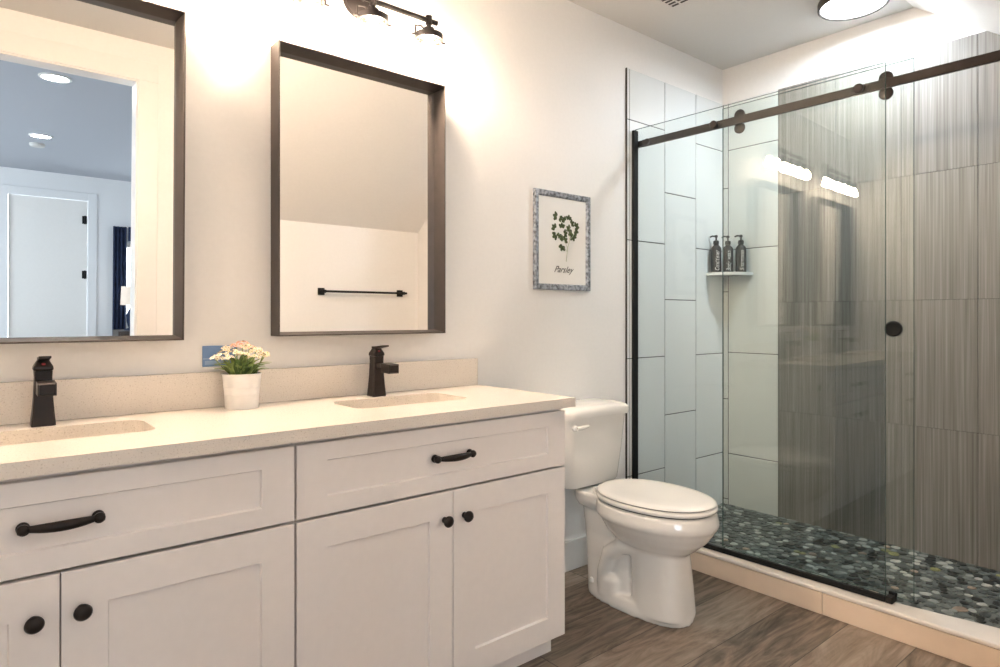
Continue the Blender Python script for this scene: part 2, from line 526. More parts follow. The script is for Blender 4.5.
bm = nb(); box(bm, BX0, XL-.1, YF-.12, YF-.02, 0, ZC); struct('wall_bedroom_near', bm, M['wall_far'])
# window frames with panes
def window(name, axis, a0, a1, z0, z1, pos):
    bm = nb()
    def bb(u0, u1, v0, v1, d0, d1, mi=0):
        if axis == 'X': box(bm, pos+d0, pos+d1, u0, u1, v0, v1, .002, 1, mi)
        else: box(bm, u0, u1, pos+d0, pos+d1, v0, v1, .002, 1, mi)
    for u0, u1 in ((a0, a0+.06), (a1-.06, a1), ((a0+a1)/2-.03, (a0+a1)/2+.03)): bb(u0, u1, z0, z1, -.07, -.02)
    for v0, v1 in ((z0, z0+.06), (z1-.06, z1)): bb(a0+.06, a1-.06, v0, v1, -.07, -.02)
    o = struct(name, bm, M['trim'])
    bm = nb()
    def bb2(u0, u1, v0, v1):
        if axis == 'X': box(bm, pos-.05, pos-.044, u0, u1, v0, v1)
        else: box(bm, u0, u1, pos-.05, pos-.044, v0, v1)
    bb2(a0+.05, a1-.05, z0+.05, z1-.05)
    obj('pane', bm, M['glass'], o)
window('window_1_added', 'X', -6.9, -3.3, .7, 2.25, BX0)  # unseen window, added to let sky light brighten the bedroom and doorway
window('window_2', 'Y', WX0, WX1, WZ0, WZ1, BY)
for (loc, rot, sx, sy) in (((BX0-.11, -5.1, 1.475), (0, -PI/2, 0), 1.55, 3.6), (((WX0+WX1)/2, BY-.11, 1.265), (PI/2, 0, 0), .75, 1.03)):
    l = bpy.data.lights.new('portal', 'AREA'); l.shape = 'RECTANGLE'; l.size = sx; l.size_y = sy
    l.cycles.is_portal = True
    o = bpy.data.objects.new('window_portal', l); COL.objects.link(o); o.location = loc; o.rotation_euler = rot
# far door: leaf, casing, hinges
bm = nb()
box(bm, FX0-.10, FX0-.004, BY, BY+.016, 0, FZ+.1, .003); box(bm, FX1+.004, FX1+.10, BY, BY+.016, 0, FZ+.1, .003); box(bm, FX0-.004, FX1+.004, BY, BY+.016, FZ+.004, FZ+.1, .003)
struct('trim_9', bm, M['wall_far'])
bm = nb(); box(bm, FX0+.004, FX1-.004, BY-.055, BY-.015, .008, FZ-.004, .003)
d = struct('door_1', bm, M['trim'])
for z in (.35, 1.335, 2.04):
    bm = nb(); tube(bm, [(FX1-.03, BY-.008, z-.055), (FX1-.03, BY-.008, z+.055)], .009); box(bm, FX1-.06, FX1-.008, BY-.014, BY-.01, z-.05, z+.05)
    obj('hinge', bm, M['black'], d)
# curtain, nightstand, lamp
bm = nb()
def curtain(bm, x0, x1, z0, z1, y):
    n = 26
    rings = []
    for zz in (z0, z1):
        f, bk = [], []
        for i in range(n+1):
            t = i/n
            yy = y+.018*math.sin(t*PI*7)
            f.append((x0+(x1-x0)*t, yy+.004, zz)); bk.append((x0+(x1-x0)*t, yy-.004, zz))
        rings.append(f+bk[::-1])
    loft(bm, rings)
curtain(bm, 1.455, 1.61, .05, 1.985, BY+.06)
tag(obj('curtain', bm, M['navy'], at=(1.55, BY+.06, .05), smooth=True, angle=80), 'dark navy curtain beside the bright bedroom window, seen in the left mirror', 'curtain')
bm = nb(); curtain(bm, 1.62, 2.45, 1.80, 1.985, BY+.115)
tag(obj('window_valance', bm, M['navy'], at=(2, BY+.115, 1.8), smooth=True, angle=80), 'dark navy cloth hanging across the top of the bedroom window, seen in left mirror', 'curtain')
t = thing('table_lamp', 'table lamp with cream drum shade by the navy curtain, seen in the left mirror', 'lamp', (1.625, -7.46, .63))
bm = nb(); lathe(bm, [(0, 0), (.08, 0), (.08, .015), (.03, .03), (.055, .12), (.06, .2), (.02, .29), (.012, .33)], (1.625, -7.46, .63)); obj('lamp_base', bm, M['navy'], t, True)
bm = nb(); lathe(bm, [(.125, .33), (.115, .57), (.112, .57), (.122, .33)], (1.625, -7.46, .63)); obj('lamp_shade', bm, M['shade'], t, True)
t = thing('nightstand', 'dark wooden nightstand carrying the cream-shaded lamp, seen in the left mirror', 'nightstand', (1.625, -7.46, 0))
bm = nb(); box(bm, 1.45, 1.89, -7.68, -7.26, .12, .63, .006); obj('body', bm, M['wood'], t)
bm = nb(); box(bm, 1.47, 1.87, -7.26, -7.245, .40, .61, .003); dd = obj('drawer', bm, M['wood'], t)
bm = nb(); lathe(bm, [(.006, 0), (.006, .01), (.014, .016), (.012, .024), (0, .026)], (1.67, -7.245, .5), 'Y'); bmesh.ops.scale(bm, vec=(1, -1, 1), verts=bm.verts[:], space=Matrix.Translation((0, 7.245, 0))); obj('knob', bm, M['chrome'], dd, True)
for sx in (1.47, 1.84):
    for sy in (-7.66, -7.30):
        bm = nb(); box(bm, sx, sx+.03, sy, sy+.03, 0, .12, .003); obj('leg', bm, M['wood'], t)
# downlights in the bedroom ceiling
for k, (x, y) in enumerate(((.44, -3.21), (.515, -5.4))):
    t = thing('recessed_downlight', ('larger' if k == 0 else 'smaller')+' round downlight in the grey bedroom ceiling in the left mirror, '+('upper' if k == 0 else 'lower')+' of two', 'ceiling light', (x, y, ZC), 'bedroom downlights')
    bm = nb(); lathe(bm, [(.075, 0), (.095, 0), (.095, -.006), (.078, -.01), (.075, -.004)], (x, y, ZC)); obj('trim_ring', bm, M['trim'], t, True)
    bm = nb(); lathe(bm, [(0, -.003), (.077, -.003), (.077, -.001), (0, -.001)], (x, y, ZC)); obj('lens', bm, M['led2'], t)
bm = nb(); lathe(bm, [(0, 0), (.065, 0), (.065, -.02), (.055, -.032), (0, -.034)], (.517, -5.86, ZC))
tag(obj('smoke_detector', bm, M['ventw'], at=(.517, -5.86, ZC), smooth=True), 'round grey smoke detector on the bedroom ceiling near the smaller downlight', 'smoke detector')

# ================================================================= VANITY
GAP = .0025
def shaker(x0, x1, z0, z1, rail, stile=.079, yf=-.528, th=.019, rec=.007):
    """one slab front with a recessed flat panel"""
    bm = nb()
    def rect(a, b_, y): return [(x0+a, y, z0+b_), (x1-a, y, z0+b_), (x1-a, y, z1-b_), (x0+a, y, z1-b_)]
    loft(bm, [rect(0, 0, yf+th), rect(0, 0, yf+.0015), rect(.0015, .0015, yf), rect(stile, rail, yf), rect(stile+.003, rail+.003, yf+rec)])
    return bm

def knob(x, z, parent):
    bm = nb(); lathe(bm, [(0, 0), (.009, 0), (.008, .004), (.006, .011), (.009, .016), (.0155, .019), (.0165, .024), (.013, .029), (.006, .0315), (0, .032)], (x, -.528, z), 'Y', 24)
    return obj('knob', bm, M['bronze'], parent, True, angle=50)

def pull(x, z, parent, half=.0615):
    bm = nb()
    pts, rad = [], []
    for i in range(21):
        t = -1+2*i/20
        pts.append((x+half*t, -.528-.013-.017*(1-t*t), z+.0*t))
        rad.append(.0045+.0045*max(0, 1-t*t)**1.0)
    tube(bm, pts, rad, 12)
    bmesh.ops.scale(bm, vec=(1, 1, 1.15), verts=bm.verts[:], space=Matrix.Translation((0, 0, -z)))
    for s in (-1, 1):
        lathe(bm, [(0, 0), (.0115, 0), (.0115, .003), (.0075, .007), (.0075, .012), (.0105, .015), (.0105, .02), (.006, .0235), (0, .024)], (x+s*half, -.528, z), 'Y', 18)
        lathe(bm, [(0, -.010), (.007, -.0085), (.0105, -.003), (.0105, .003), (.007, .0085), (0, .010)], (x+s*(half+.001), -.528-.016, z), 'X', 14)
    return obj('handle', bm, M['bronze'], parent, True, angle=50)

def vanity(x0, x1, mid, label):
    t = thing('vanity_cabinet', label, 'cabinet', ((x0+x1)/2, -.3, 0), 'vanity cabinets under the stone counter')
    bm = nb()
    box(bm, x0, x0+.018, -.508, -.003, .085, .851, .001); box(bm, x1-.018, x1, -.508, -.003, .085, .851, .001)
    box(bm, x0+.018, x1-.018, -.015, -.003, .085, .851); box(bm, x0+.018, x1-.018, -.508, -.015, .085, .103)
    box(bm, x0+.018, x1-.018, -.508, -.47, .833, .851)
    obj('body', bm, M['cabinet'], t)
    bm = nb(); box(bm, x0, x1, -.46, -.003, 0, .085); obj('toe_kick', bm, M['cabinet'], t)
    a, b_ = x0+.004, x1-.0
    d = obj('drawer', shaker(a, b_, .656, .839, .0455), M['cabinet'], t)
    pull((a+b_)/2 if x0 > 0 else .140, .7505, d)
    c = obj('door', shaker(a, mid-GAP/2, .085, .649, .075), M['cabinet'], t); knob(mid-(.031 if x0 > 0 else .043), .569, c)
    c = obj('door', shaker(mid+GAP/2, b_, .085, .649, .075), M['cabinet'], t); knob(mid+(.040 if x0 > 0 else .035), .570, c)
    return t
vanity(.613, 1.547, 1.085, 'white shaker vanity cabinet nearer the toilet, with one wide drawer over two doors')
vanity(-.328, .611, .138, 'white shaker vanity cabinet at the left edge, cut off by the picture frame')

# countertop with two openings
def rrect(x0, x1, y0, y1, r, z, n=6):
    pts = []
    for cx, cy, a in ((x1-r, y1-r, 0), (x0+r, y1-r, PI/2), (x0+r, y0+r, PI), (x1-r, y0+r, 3*PI/2)):
        for i in range(n+1):
            aa = a+PI/2*i/n
            pts.append((cx+r*math.cos(aa), cy+r*math.sin(aa), z))
    return pts
SY0, SY1 = -.345, -.135
SINKS = [(.145-.205, .145+.205), (1.085-.205, 1.085+.205)]
bm = nb()
CX0, CX1, CY0, CY1 = XL+.002, 1.572, -.553, -.001
xs = [CX0, SINKS[0][0]-.03, SINKS[0][1]+.03, SINKS[1][0]-.03, SINKS[1][1]+.03, CX1]
zt, zb = ZCT, ZCT-.031
def slab(x0, x1): box(bm, x0, x1, CY0, CY1, zb, zt)
def holed(x0, x1, hx0, hx1):
    n = 7
    inner = rrect(hx0, hx1, SY0, SY1, .04, zt, n-1)
    outer = []
    for i, p in enumerate(inner):
        q = i // n; k = i % n
        cs = [(x1, CY1), (x0, CY1), (x0, CY0), (x1, CY0)][q]
        if k == n//2: outer.append((cs[0], cs[1], zt))
        else:
            first = k < n//2
            onx = (q in (0, 2)) == first
            if onx: outer.append((cs[0], p[1]+(cs[1]-p[1])*(k/(n//2) if first else (n-1-k)/(n//2)), zt))
            else: outer.append((p[0]+(cs[0]-p[0])*(k/(n//2) if first else (n-1-k)/(n//2)), cs[1], zt))
    dn = lambda r: [(a, b_, zb) for a, b_, _ in r]
    ins = [(a+((hx0+hx1)/2-a)*-.006, b_, zt) for a, b_, _ in inner]
    loft(bm, [dn(inner), inner, outer, dn(outer), dn(inner)], cap=False)
slab(xs[0], xs[1]); holed(xs[1], xs[2], *SINKS[0]); slab(xs[2], xs[3]); holed(xs[3], xs[4], *SINKS[1]); slab(xs[4], xs[5])
bmesh.ops.remove_doubles(bm, verts=bm.verts[:], dist=1e-5)
tag(obj('countertop', bm, M['quartz'], at=(.6, -.28, zb)), 'long speckled beige stone countertop over both white vanity cabinets', 'countertop')
bm = nb(); box(bm, CX0, CX1-.004, -.021, -.001, ZCT, .989, .0015)
tag(obj('backsplash', bm, M['quartz'], at=(.6, -.01, ZCT)), 'low speckled stone backsplash strip along the wall behind both faucets', 'backsplash')
# sinks
for k, (a, b_) in enumerate(SINKS):
    t = thing('undermount_sink', ['white rectangular basin below the left faucet, cut off by the picture edge', 'white rectangular basin below the right faucet, before the framed square mirror'][k], 'sink', ((a+b_)/2, -.24, zb-.13), 'undermount sinks in the stone counter')
    bm = nb()
    L = []
    for ins, z in ((-.024, zb), (.004, zb), (.006, zb-.05), (.014, zb-.105), (.05, zb-.128), (.12, zb-.133)):
        L.append(rrect(a+ins, b_-ins, SY0+ins*.8, SY1-ins*.8, .045-ins*.05, z))
    out = [rrect(a+ins, b_-ins, SY0+ins, SY1-ins, .045, z) for ins, z in ((.06, zb-.146), (-.008, zb-.12), (-.024, zb-.012), (-.024, zb))]
    loft(bm, L+out[0:0], cap=False)
    c = [v for v in bm.verts][-len(L[0]):]
    bm.faces.new(c)
    loft(bm, out, cap=False)
    obj('basin', bm, M['basin'], t, True, angle=50)
    bm = nb(); lathe(bm, [(0, .004), (.018, .004), (.026, .002), (.026, -.001)], ((a+b_)/2, -.24, zb-.133)); obj('drain', bm, M['bronze'], t, True)

# faucets
def faucet(x, label):
    t = thing('faucet', label, 'faucet', (x, -.085, ZCT), 'dark single-lever faucets')
    y = -.085
    def sq(hw, z, dy=0, hy=None):
        hy = hy or hw
        c = .15*hw
        return [(x-hw+c, y-hy+dy, z), (x+hw-c, y-hy+dy, z), (x+hw, y-hy+c+dy, z), (x+hw, y+hy-c+dy, z), (x+hw-c, y+hy+dy, z), (x-hw+c, y+hy+dy, z), (x-hw, y+hy-c+dy, z), (x-hw, y-hy+c+dy, z)]
    bm = nb()
    loft(bm, [sq(.0252, ZCT), sq(.0252, ZCT+.004), sq(.0228, ZCT+.03), sq(.0198, ZCT+.07), sq(.0180, ZCT+.12), sq(.0188, ZCT+.137)])
    b0 = obj('body', bm, M['bronze'], t, True, angle=20)
    bm = nb()
    loft(bm, [sq(.0195, ZCT+.138), sq(.0208, ZCT+.142), sq(.020, ZCT+.148), sq(.012, ZCT+.163)])
    obj('cap', bm, M['bronze'], t, True, angle=20)
    bm = nb()
    # flat lever leaning a little upward to the front
    loft(bm, [[(x-.0115, y+.014, ZCT+.163), (x+.0115, y+.014, ZCT+.163), (x+.0115, y+.014, ZCT+.170), (x-.0115, y+.014, ZCT+.170)],
              [(x-.012, y-.012, ZCT+.163), (x+.012, y-.012, ZCT+.163), (x+.012, y-.012, ZCT+.171), (x-.012, y-.012, ZCT+.171)],
              [(x-.0125, y-.062, ZCT+.171), (x+.0125, y-.062, ZCT+.171), (x+.0125, y-.062, ZCT+.176), (x-.0125, y-.062, ZCT+.176)]])
    obj('lever', bm, M['bronze'], t)
    bm = nb(); box(bm, x-.004, x+.004, y-.0183, y-.0145, ZCT+.151, ZCT+.157, .001); o = obj('temperature_mark', bm, M['reddot'], t); o['label'] = 'small red mark'
    bm = nb()
    def sp(yy, zc, hw, hz): return [(x-hw, yy, zc-hz), (x+hw, yy, zc-hz), (x+hw, yy, zc+hz), (x-hw, yy, zc+hz)]
    loft(bm, [sp(y-.015, ZCT+.104, .0115, .008), sp(y-.045, ZCT+.107, .012, .008), sp(y-.060, ZCT+.107, .0135, .009), sp(y-.064, ZCT+.101, .0185, .0155), sp(y-.117, ZCT+.099, .0185, .015), sp(y-.120, ZCT+.099, .0165, .0125), sp(y-.117, ZCT+.099, .0155, .0115)])
    obj('spout', bm, M['bronze'], t)
    return t
faucet(.142, 'dark bronze faucet standing below the left mirror, spout facing the camera')
faucet(1.078, 'dark bronze faucet standing below the right mirror, spout seen from the side')

# ================================================================= MIRRORS
def mirror(x0, x1, z0, z1, label, tilt=0., fd=.07, fw=.0125):
    t = thing('wall_mirror', label, 'mirror', ((x0+x1)/2, -.001, z0), 'dark framed vanity mirrors')
    bm = nb()
    def R(a, y): return [(x0+a, y, z0+a), (x1-a, y, z0+a), (x1-a, y, z1-a), (x0+a, y, z1-a)]
    loft(bm, [R(0, -.001), R(0, -fd), R(.003, -fd-.0005), R(.0045, -fd+.001), R(fw, -.013), R(fw, -.001), R(0, -.001)], cap=False)
    bmesh.ops.remove_doubles(bm, verts=bm.verts[:], dist=1e-6)
    obj('frame', bm, M['frame'], t)
    bm = nb(); box(bm, x0+fw-.002, x1-fw+.002, -.012, -.006, z0+fw-.002, z1-fw+.002); obj('glass', bm, M['mirror'], t)
    t.rotation_euler.x = math.radians(tilt)
    return t
mirror(-.18, .4715, 1.0895, 2.018, 'large dark framed mirror at left, reflecting the bedroom doorway', 1.35)
mirror(.744, 1.376, 1.0935, 2.0215, 'large dark framed mirror over the right faucet, reflecting the towel bar', 0.)

# ================================================================= VANITY LIGHTS
def vanity_light(xc, label):
    yb, zbar = -.10, 2.228
    t = thing('vanity_light', label, 'wall light', (xc, 0, 2.25), 'three bulb vanity lights')
    bm = nb(); lathe(bm, [(0, 0), (.062, 0), (.062, .006), (.056, .010), (.056, .013), (.045, .020), (.02, .023), (0, .024)], (xc, -.001, 2.262), 'Y', 36); obj('back_plate', bm, M['fixture'], t, True)
    bm = nb(); tube(bm, [(xc, -.02, 2.262), (xc, -.06, 2.262), (xc, -.09, 2.25), (xc, yb, zbar)], .008); obj('arm', bm, M['fixture'], t, True)
    bm = nb(); tube(bm, [(xc-.262, yb, zbar), (xc+.262, yb, zbar)], .0085, 12); obj('bar', bm, M['fixture'], t, True)
    for dx in (-.227, 0, .227):
        x = xc+dx
        bm = nb()
        lathe(bm, [(0, .016), (.0115, .016), (.0115, -.014), (.008, -.016), (.008, -.026), (.019, -.028), (.022, -.046), (.030, -.048), (.030, -.056), (.0, -.056)], (x, yb, zbar), n=20)
        s = obj('socket', bm, M['fixture'], t, True)
        bm = nb()
        lathe(bm, [(.0445, -.052), (.051, -.052), (.051, -.072), (.0455, -.072), (.0445, -.052)], (x, yb, zbar), n=26)
        for sx in (-1, 1):
            tube(bm, [(x+sx*.02, yb, zbar-.036), (x+sx*.032, yb, zbar-.028), (x+sx*.056, yb, zbar-.032), (x+sx*.058, yb, zbar-.064)], .0032, 6)
            tube(bm, [(x+sx*.046, yb, zbar-.065), (x+sx*.070, yb, zbar-.065)], .0038, 8)
        obj('shade_holder', bm, M['fixture'], t, True)
        bm = nb()
        lathe(bm, [(.026, -.057), (.038, -.059), (.0425, -.068), (.045, -.085), (.045, -.150), (.0435, -.150), (.0435, -.085), (.041, -.069), (.037, -.0615), (.026, -.0595)], (x, yb, zbar), n=28)
        obj('glass_shade', bm, M['jar'], t, True, angle=60)
        bm = nb()
        lathe(bm, [(0, -.056), (.013, -.056), (.014, -.072), (.022, -.086), (.027, -.101), (.026, -.116), (.016, -.130), (0, -.135)], (x, yb, zbar), n=20)
        o = obj('bulb', bm, M['bulb'], t, True, angle=80); o['label'] = 'lit white bulb'
    return t
vanity_light(1.055, 'dark three-bulb light bar glowing over the right mirror')
vanity_light(.145, 'dark three-bulb light bar over the left mirror, seen mostly as reflection in shower glass')

# ================================================================= CEILING LIGHT, VENT
cx, cy = 3.085, -.838
t = thing('flush_ceiling_light', 'round flush ceiling light with dark rim and glowing lens above the shower', 'ceiling light', (cx, cy, ZC))
bm = nb(); lathe(bm, [(.11, 0), (.142, 0), (.145, -.006), (.145, -.034), (.140, -.038), (.132, -.034), (.132, -.004)], (cx, cy, ZC), n=48); obj('rim', bm, M['frame'], t, True)
bm = nb(); lathe(bm, [(0, -.026), (.07, -.0255), (.12, -.024), (.1325, -.021), (.1325, -.014), (0, -.014)], (cx, cy, ZC), n=48); obj('lens', bm, M['led'], t, True)
t = thing('exhaust_vent', 'small white ceiling vent grille at the top edge of the picture', 'vent', (2.385, -.395, ZC))
bm = nb(); box(bm, 2.26, 2.512, -.522, -.27, ZC-.012, ZC-.001, .004)
obj('plate', bm, M['ventw'], t)
bm = nb()
for i in range(9):
    for j in range(5):
        x = 2.283+i*.0255; y0 = -.505+j*.046
        box(bm, x, x+.012, y0, y0+.035, ZC-.0135, ZC-.0115)
obj('slots', bm, M['ventd'], t)

# ================================================================= ART PRINT
AX0, AX1, AZ0, AZ1 = 1.884, 2.236, 1.275, 1.713
t = thing('framed_print', 'silver framed herb print reading Parsley on the wall above the toilet', 'picture', ((AX0+AX1)/2, 0, AZ0))
bm = nb()
def R(a, y): return [(AX0+a, y, AZ0+a), (AX1-a, y, AZ0+a), (AX1-a, y, AZ1-a), (AX0+a, y, AZ1-a)]
loft(bm, [R(0, -.001), R(0, -.016), R(.003, -.019), R(.02, -.017), R(.026, -.011), R(.026, -.001), R(0, -.001)], cap=False)
obj('frame', bm, M['silver'], t)
bm = nb(); box(bm, AX0+.024, AX1-.024, -.009, -.001, AZ0+.024, AZ1-.024); pr = obj('print', bm, M['paper'], t)
acx = (AX0+AX1)/2
def ap(u, v): return (AX0+u*(AX1-AX0), -.0098, AZ1-v*(AZ1-AZ0))
# parsley leaves (u, v over the frame), each a lobed flat leaf
def lobed(bm, u, v, r, rot, n=3):
    c = ap(u, v)
    for k in range(n):
        a = rot+(k-(n-1)/2)*.95
        pts = []
        L, W = r*1.15, r*.48
        for i in range(12):
            th = 2*PI*i/12
            px = L*.55+L*.55*math.cos(th); py = W*math.sin(th)*(1+.25*math.cos(3*th))
            pts.append((c[0]+px*math.cos(a)-py*math.sin(a), c[1]-.0002*k, c[2]+px*math.sin(a)+py*math.cos(a)))
        vs = [bm.verts.new(p) for p in pts]
        bm.faces.new(vs)
bm = nb()
for u, v, r, rot in ((0.387, 0.251, 0.0193, 2.9), (0.443, 0.262, 0.015, 5.9), (0.534, 0.283, 0.0172, 2.4), (0.605, 0.264, 0.0172, 1.5), (0.652, 0.306, 0.0172, 0.5), (0.356, 0.373, 0.0183, 2.4), (0.372, 0.44, 0.0193, 3.7), (0.482, 0.356, 0.0183, 1.6), (0.443, 0.427, 0.0172, 4.4), (0.526, 0.417, 0.0172, 0.3), (0.739, 0.333, 0.0183, 0.9), (0.723, 0.374, 0.0193, -0.3), (0.664, 0.399, 0.0215, 3.6), (0.68, 0.43, 0.0204, -1.2), (0.617, 0.365, 0.0172, 2.6), (0.506, 0.482, 0.0183, 2.0), (0.53, 0.49, 0.0172, 0.6), (0.494, 0.545, 0.0204, 4.3)):
    lobed(bm, u, v, r, rot)
obj('leaf_drawing', bm, M['herb'], pr)
bm = nb()
def stroke(pts, rad=.0011): tube(bm, [ap(u, v) for u, v in pts], rad, 6)
stroke([(.56, .705), (.575, .62), (.59, .55), (.63, .47), (.70, .42)]); stroke([(.585, .57), (.54, .50), (.48, .44), (.38, .42)], .0007); stroke([(.63, .47), (.60, .40), (.55, .33), (.42, .29)], .0007)
stroke([(.62, .47), (.63, .38), (.62, .33)], .0007); stroke([(.58, .60), (.51, .56)], .0007)
obj('stem_drawing', bm, M['stem'], pr)
bm = text_bm('Parsley', .041, .55)
bmesh.ops.transform(bm, matrix=Matrix.Translation(ap(.505, .79)) @ Matrix.Rotation(PI/2, 4, 'X'), verts=bm.verts[:])
obj('lettering', bm, M['ink'], pr)

# ================================================================= TOILET
TX = 2.068
t = thing('toilet', 'white two-piece toilet standing between the vanity and the shower', 'toilet', (TX, -.4, 0))
bm = nb()
def L_(secs, p=2.3):
    loft(bm, [egg(TX, yb, yf, hw, z, 40, pp, wd) for (z, yb, yf, hw, pp, wd) in secs])
# foot flange
L_([(0, -.185, -.665, .104, 2.5, .0), (.018, -.185, -.665, .104, 2.5, .0), (.046, -.195, -.657, .097, 2.5, .0), (.053, -.205, -.648, .09, 2.5, .0)])
# bolt cap shoulder
L_([(.03, -.27, -.40, .100, 3.4, 0), (.095, -.275, -.40, .096, 3.4, 0), (.12, -.295, -.39, .08, 3, 0)])
# front pedestal column
L_([(.02, -.43, -.663, .100, 2.9, 0), (.12, -.43, -.655, .093, 2.9, 0), (.24, -.42, -.643, .090, 2.8, 0), (.30, -.40, -.64, .090, 2.4, 0)])
# trapway behind
L_([(.02, -.19, -.45, .080, 3., 0), (.15, -.175, -.46, .068, 3., 0), (.26, -.17, -.46, .074, 3., 0), (.34, -.165, -.46, .086, 3., 0), (.40, -.16, -.46, .095, 3., 0)])
# curved passage that bulges on both sides
for sgn in (-1, 1):
    tube(bm, [(TX+sgn*.055, -.50, .26), (TX+sgn*.068, -.40, .245), (TX+sgn*.07, -.34, .20), (TX+sgn*.066, -.31, .12), (TX+sgn*.06, -.30, .05)], [.03, .035, .035, .033, .03], 14)
# bowl
L_([(.250, -.36, -.640, .080, 2.2, 0), (.275, -.33, -.675, .110, 2.2, 0), (.31, -.30, -.715, .143, 2.2, .02), (.345, -.285, -.742, .166, 2.2, .03), (.362, -.275, -.752, .175, 2.2, .04), (.372, -.265, -.760, .184, 2.2, .05), (.385, -.265, -.762, .186, 2.2, .05), (.418, -.265, -.755, .180, 2.2, .05), (.426, -.27, -.748, .172, 2.2, .05)])
# tank deck
L_([(.365, -.15, -.40, .095, 3.6, 0), (.39, -.135, -.42, .105, 3.6, 0), (.420, -.135, -.42, .108, 3.6, 0), (.428, -.14, -.415, .104, 3.6, 0)])
bowl = obj('bowl', bm, M['porcelain'], t, True)
md = bowl.modifiers.new('remesh', 'REMESH'); md.mode = 'VOXEL'; md.voxel_size = .006; md.use_smooth_shade = True
md = bowl.modifiers.new('smooth', 'SMOOTH'); md.factor = .5; md.iterations = 5
for s in (-1, 1):
    bm = nb(); lathe(bm, [(0, .02), (.010, .016), (.014, .004), (.014, 0)], (TX+s*.068, -.24, .052), n=16); obj('bolt_cap', bm, M['porcelain'], t, True)
# seat and lid
bm = nb()
def sec(z, i): return egg(TX, -.262-i*.4, -.757+i, .183-i, z, 48, 2.15, .05)
loft(bm, [sec(.4315, .008), sec(.434, .002), sec(.440, .0), sec(.447, .001), sec(.4505, .006)])
obj('seat', bm, M['seat'], t, True, angle=50)
bm = nb()
loft(bm, [sec(.454, .012), sec(.4548, .006), sec(.457, .0045), sec(.461, .007), sec(.465, .016), sec(.468, .04), sec(.4695, .09)])
obj('lid', bm, M['seat'], t, True, angle=60)
bm = nb(); loft(bm, [sec(.425, .016), sec(.432, .016)]); loft(bm, [sec(.449, .014), sec(.4555, .014)]); obj('seat_gap_shade', bm, M['ventd'], t)  # dark inserts fill the gaps, standing in for shade under seat and lid
for s in (-1, 1):
    bm = nb(); tube(bm, [(TX+s*.06-.02, -.262, .442), (TX+s*.06+.02, -.262, .442)], .010, 14); box(bm, TX+s*.06-.018, TX+s*.06+.018, -.272, -.250, .427, .442, .003); obj('hinge', bm, M['seat'], t, True)
# tank
bm = nb()
def tk(z, hw, y0, y1, bow=.012):
    r = []
    n = 8
    rc = .035
    base = rrect(TX-hw, TX+hw, y1, y0, rc, z, 5)
    for (x, y, zz) in base:
        f = max(0, (y0-y)/(y0-y1))
        r.append((x, y-bow*f*(1-((x-TX)/hw)**2), zz))
    return r
loft(bm, [tk(.432, .143, -.05, -.182), tk(.437, .153, -.04, -.194), tk(.45, .160, -.03, -.200), tk(.58, .176, -.025, -.210), tk(.735, .189, -.022, -.220)])
obj('tank', bm, M['porcelain'], t, True)
bm = nb()
loft(bm, [tk(.7285, .188, -.018, -.222), tk(.731, .197, -.014, -.233), tk(.750, .199, -.012, -.236), tk(.762, .197, -.014, -.233), tk(.772, .189, -.020, -.224), tk(.778, .174, -.033, -.206), tk(.781, .14, -.065, -.165)])
obj('tank_lid', bm, M['porcelain'], t, True)
bm = nb()
lathe(bm, [(0, 0), (.013, 0), (.013, .010), (.009, .014), (0, .014)], (TX-0.162, -.226, .698), 'Y', 18)
tube(bm, [(TX-0.162, -.243, .698), (TX-0.132, -.246, .699), (TX-0.097, -.246, .703)], [.007, .009, .006], 10)
obj('flush_lever', bm, M['porcelain'], t, True)

# small black fitting on the end of the vanity (seen edge on)
bm = nb(); box(bm, 1.548, 1.556, -.515, -.495, .745, .777, .002)
tag(obj('cabinet_bumper', bm, M['black'], at=(1.548, -.505, .76)), 'tiny black fitting on the end of the white vanity beside the toilet tank', 'fitting')

# ================================================================= SHOWER GLASS
def pane(bm, x, th, y0, y1, z0, z1):
    box(bm, x-th/2, x+th/2, y0, y1, z0, z1)
    for f in bm.faces:
        f.material_index = 0 if abs(f.normal.x) > .5 else 1
XP, XRL, XD = 2.575, 2.597, 2.626
t = thing('fixed_glass_panel', 'fixed clear shower glass panel held in a black channel by the toilet', 'shower glass', (XP, -.58, .10))
bm = nb(); bm.normal_update(); pane(bm, XP, .009, -1.140, -.012, .115, 2.094); bm.normal_update(); obj('glass', bm, [M['glass'], M['glassedge']], t)
bm = nb(); box(bm, XP-.029, XP+.005, -.024, -.0095, .103, 2.085, .002); obj('wall_channel', bm, M['black'], t)
bm = nb(); box(bm, XP-.009, XP+.009, -1.140, -.020, .103, .124, .002); obj('bottom_channel', bm, M['black'], t)
for y in (-.445, -1.05):
    bm = nb(); lathe(bm, [(0, 0), (.018, 0), (.018, .007), (.014, .010), (0, .010)], (XP-.0047, y, 2.020), 'X', 22); lathe(bm, [(.011, -.0195), (.011, .001), (0, .001)], (XP-.0047, y, 2.020), 'X', 16); obj('standoff_bolt', bm, M['bronze'], t, True)
t = thing('sliding_glass_door', 'sliding clear shower glass door with black round handle and roller hangers', 'shower door', (XD, -.87, .11))
bm = nb(); pane(bm, XD, .009, -1.217, -.458, .112, 2.100); obj('glass', bm, [M['glass'], M['glassedge']], t)
for y in (-.549, -1.131):
    bm = nb()
    for z, r in ((2.047, .0245), (1.990, .0245)):
        lathe(bm, [(0, 0), (r, 0), (r, .006), (r-.003, .008), (0, .008)], (XRL+.0142, y, z), 'X', 28)
    obj('hanger', bm, M['bronze'], t, True)
    bm = nb()
    for z in (2.047, 1.990):
        tube(bm, [(XRL+.008, y, z), (XD, y, z)], .008, 10)
    obj('hanger_pin', bm, M['bronze'], t, True)
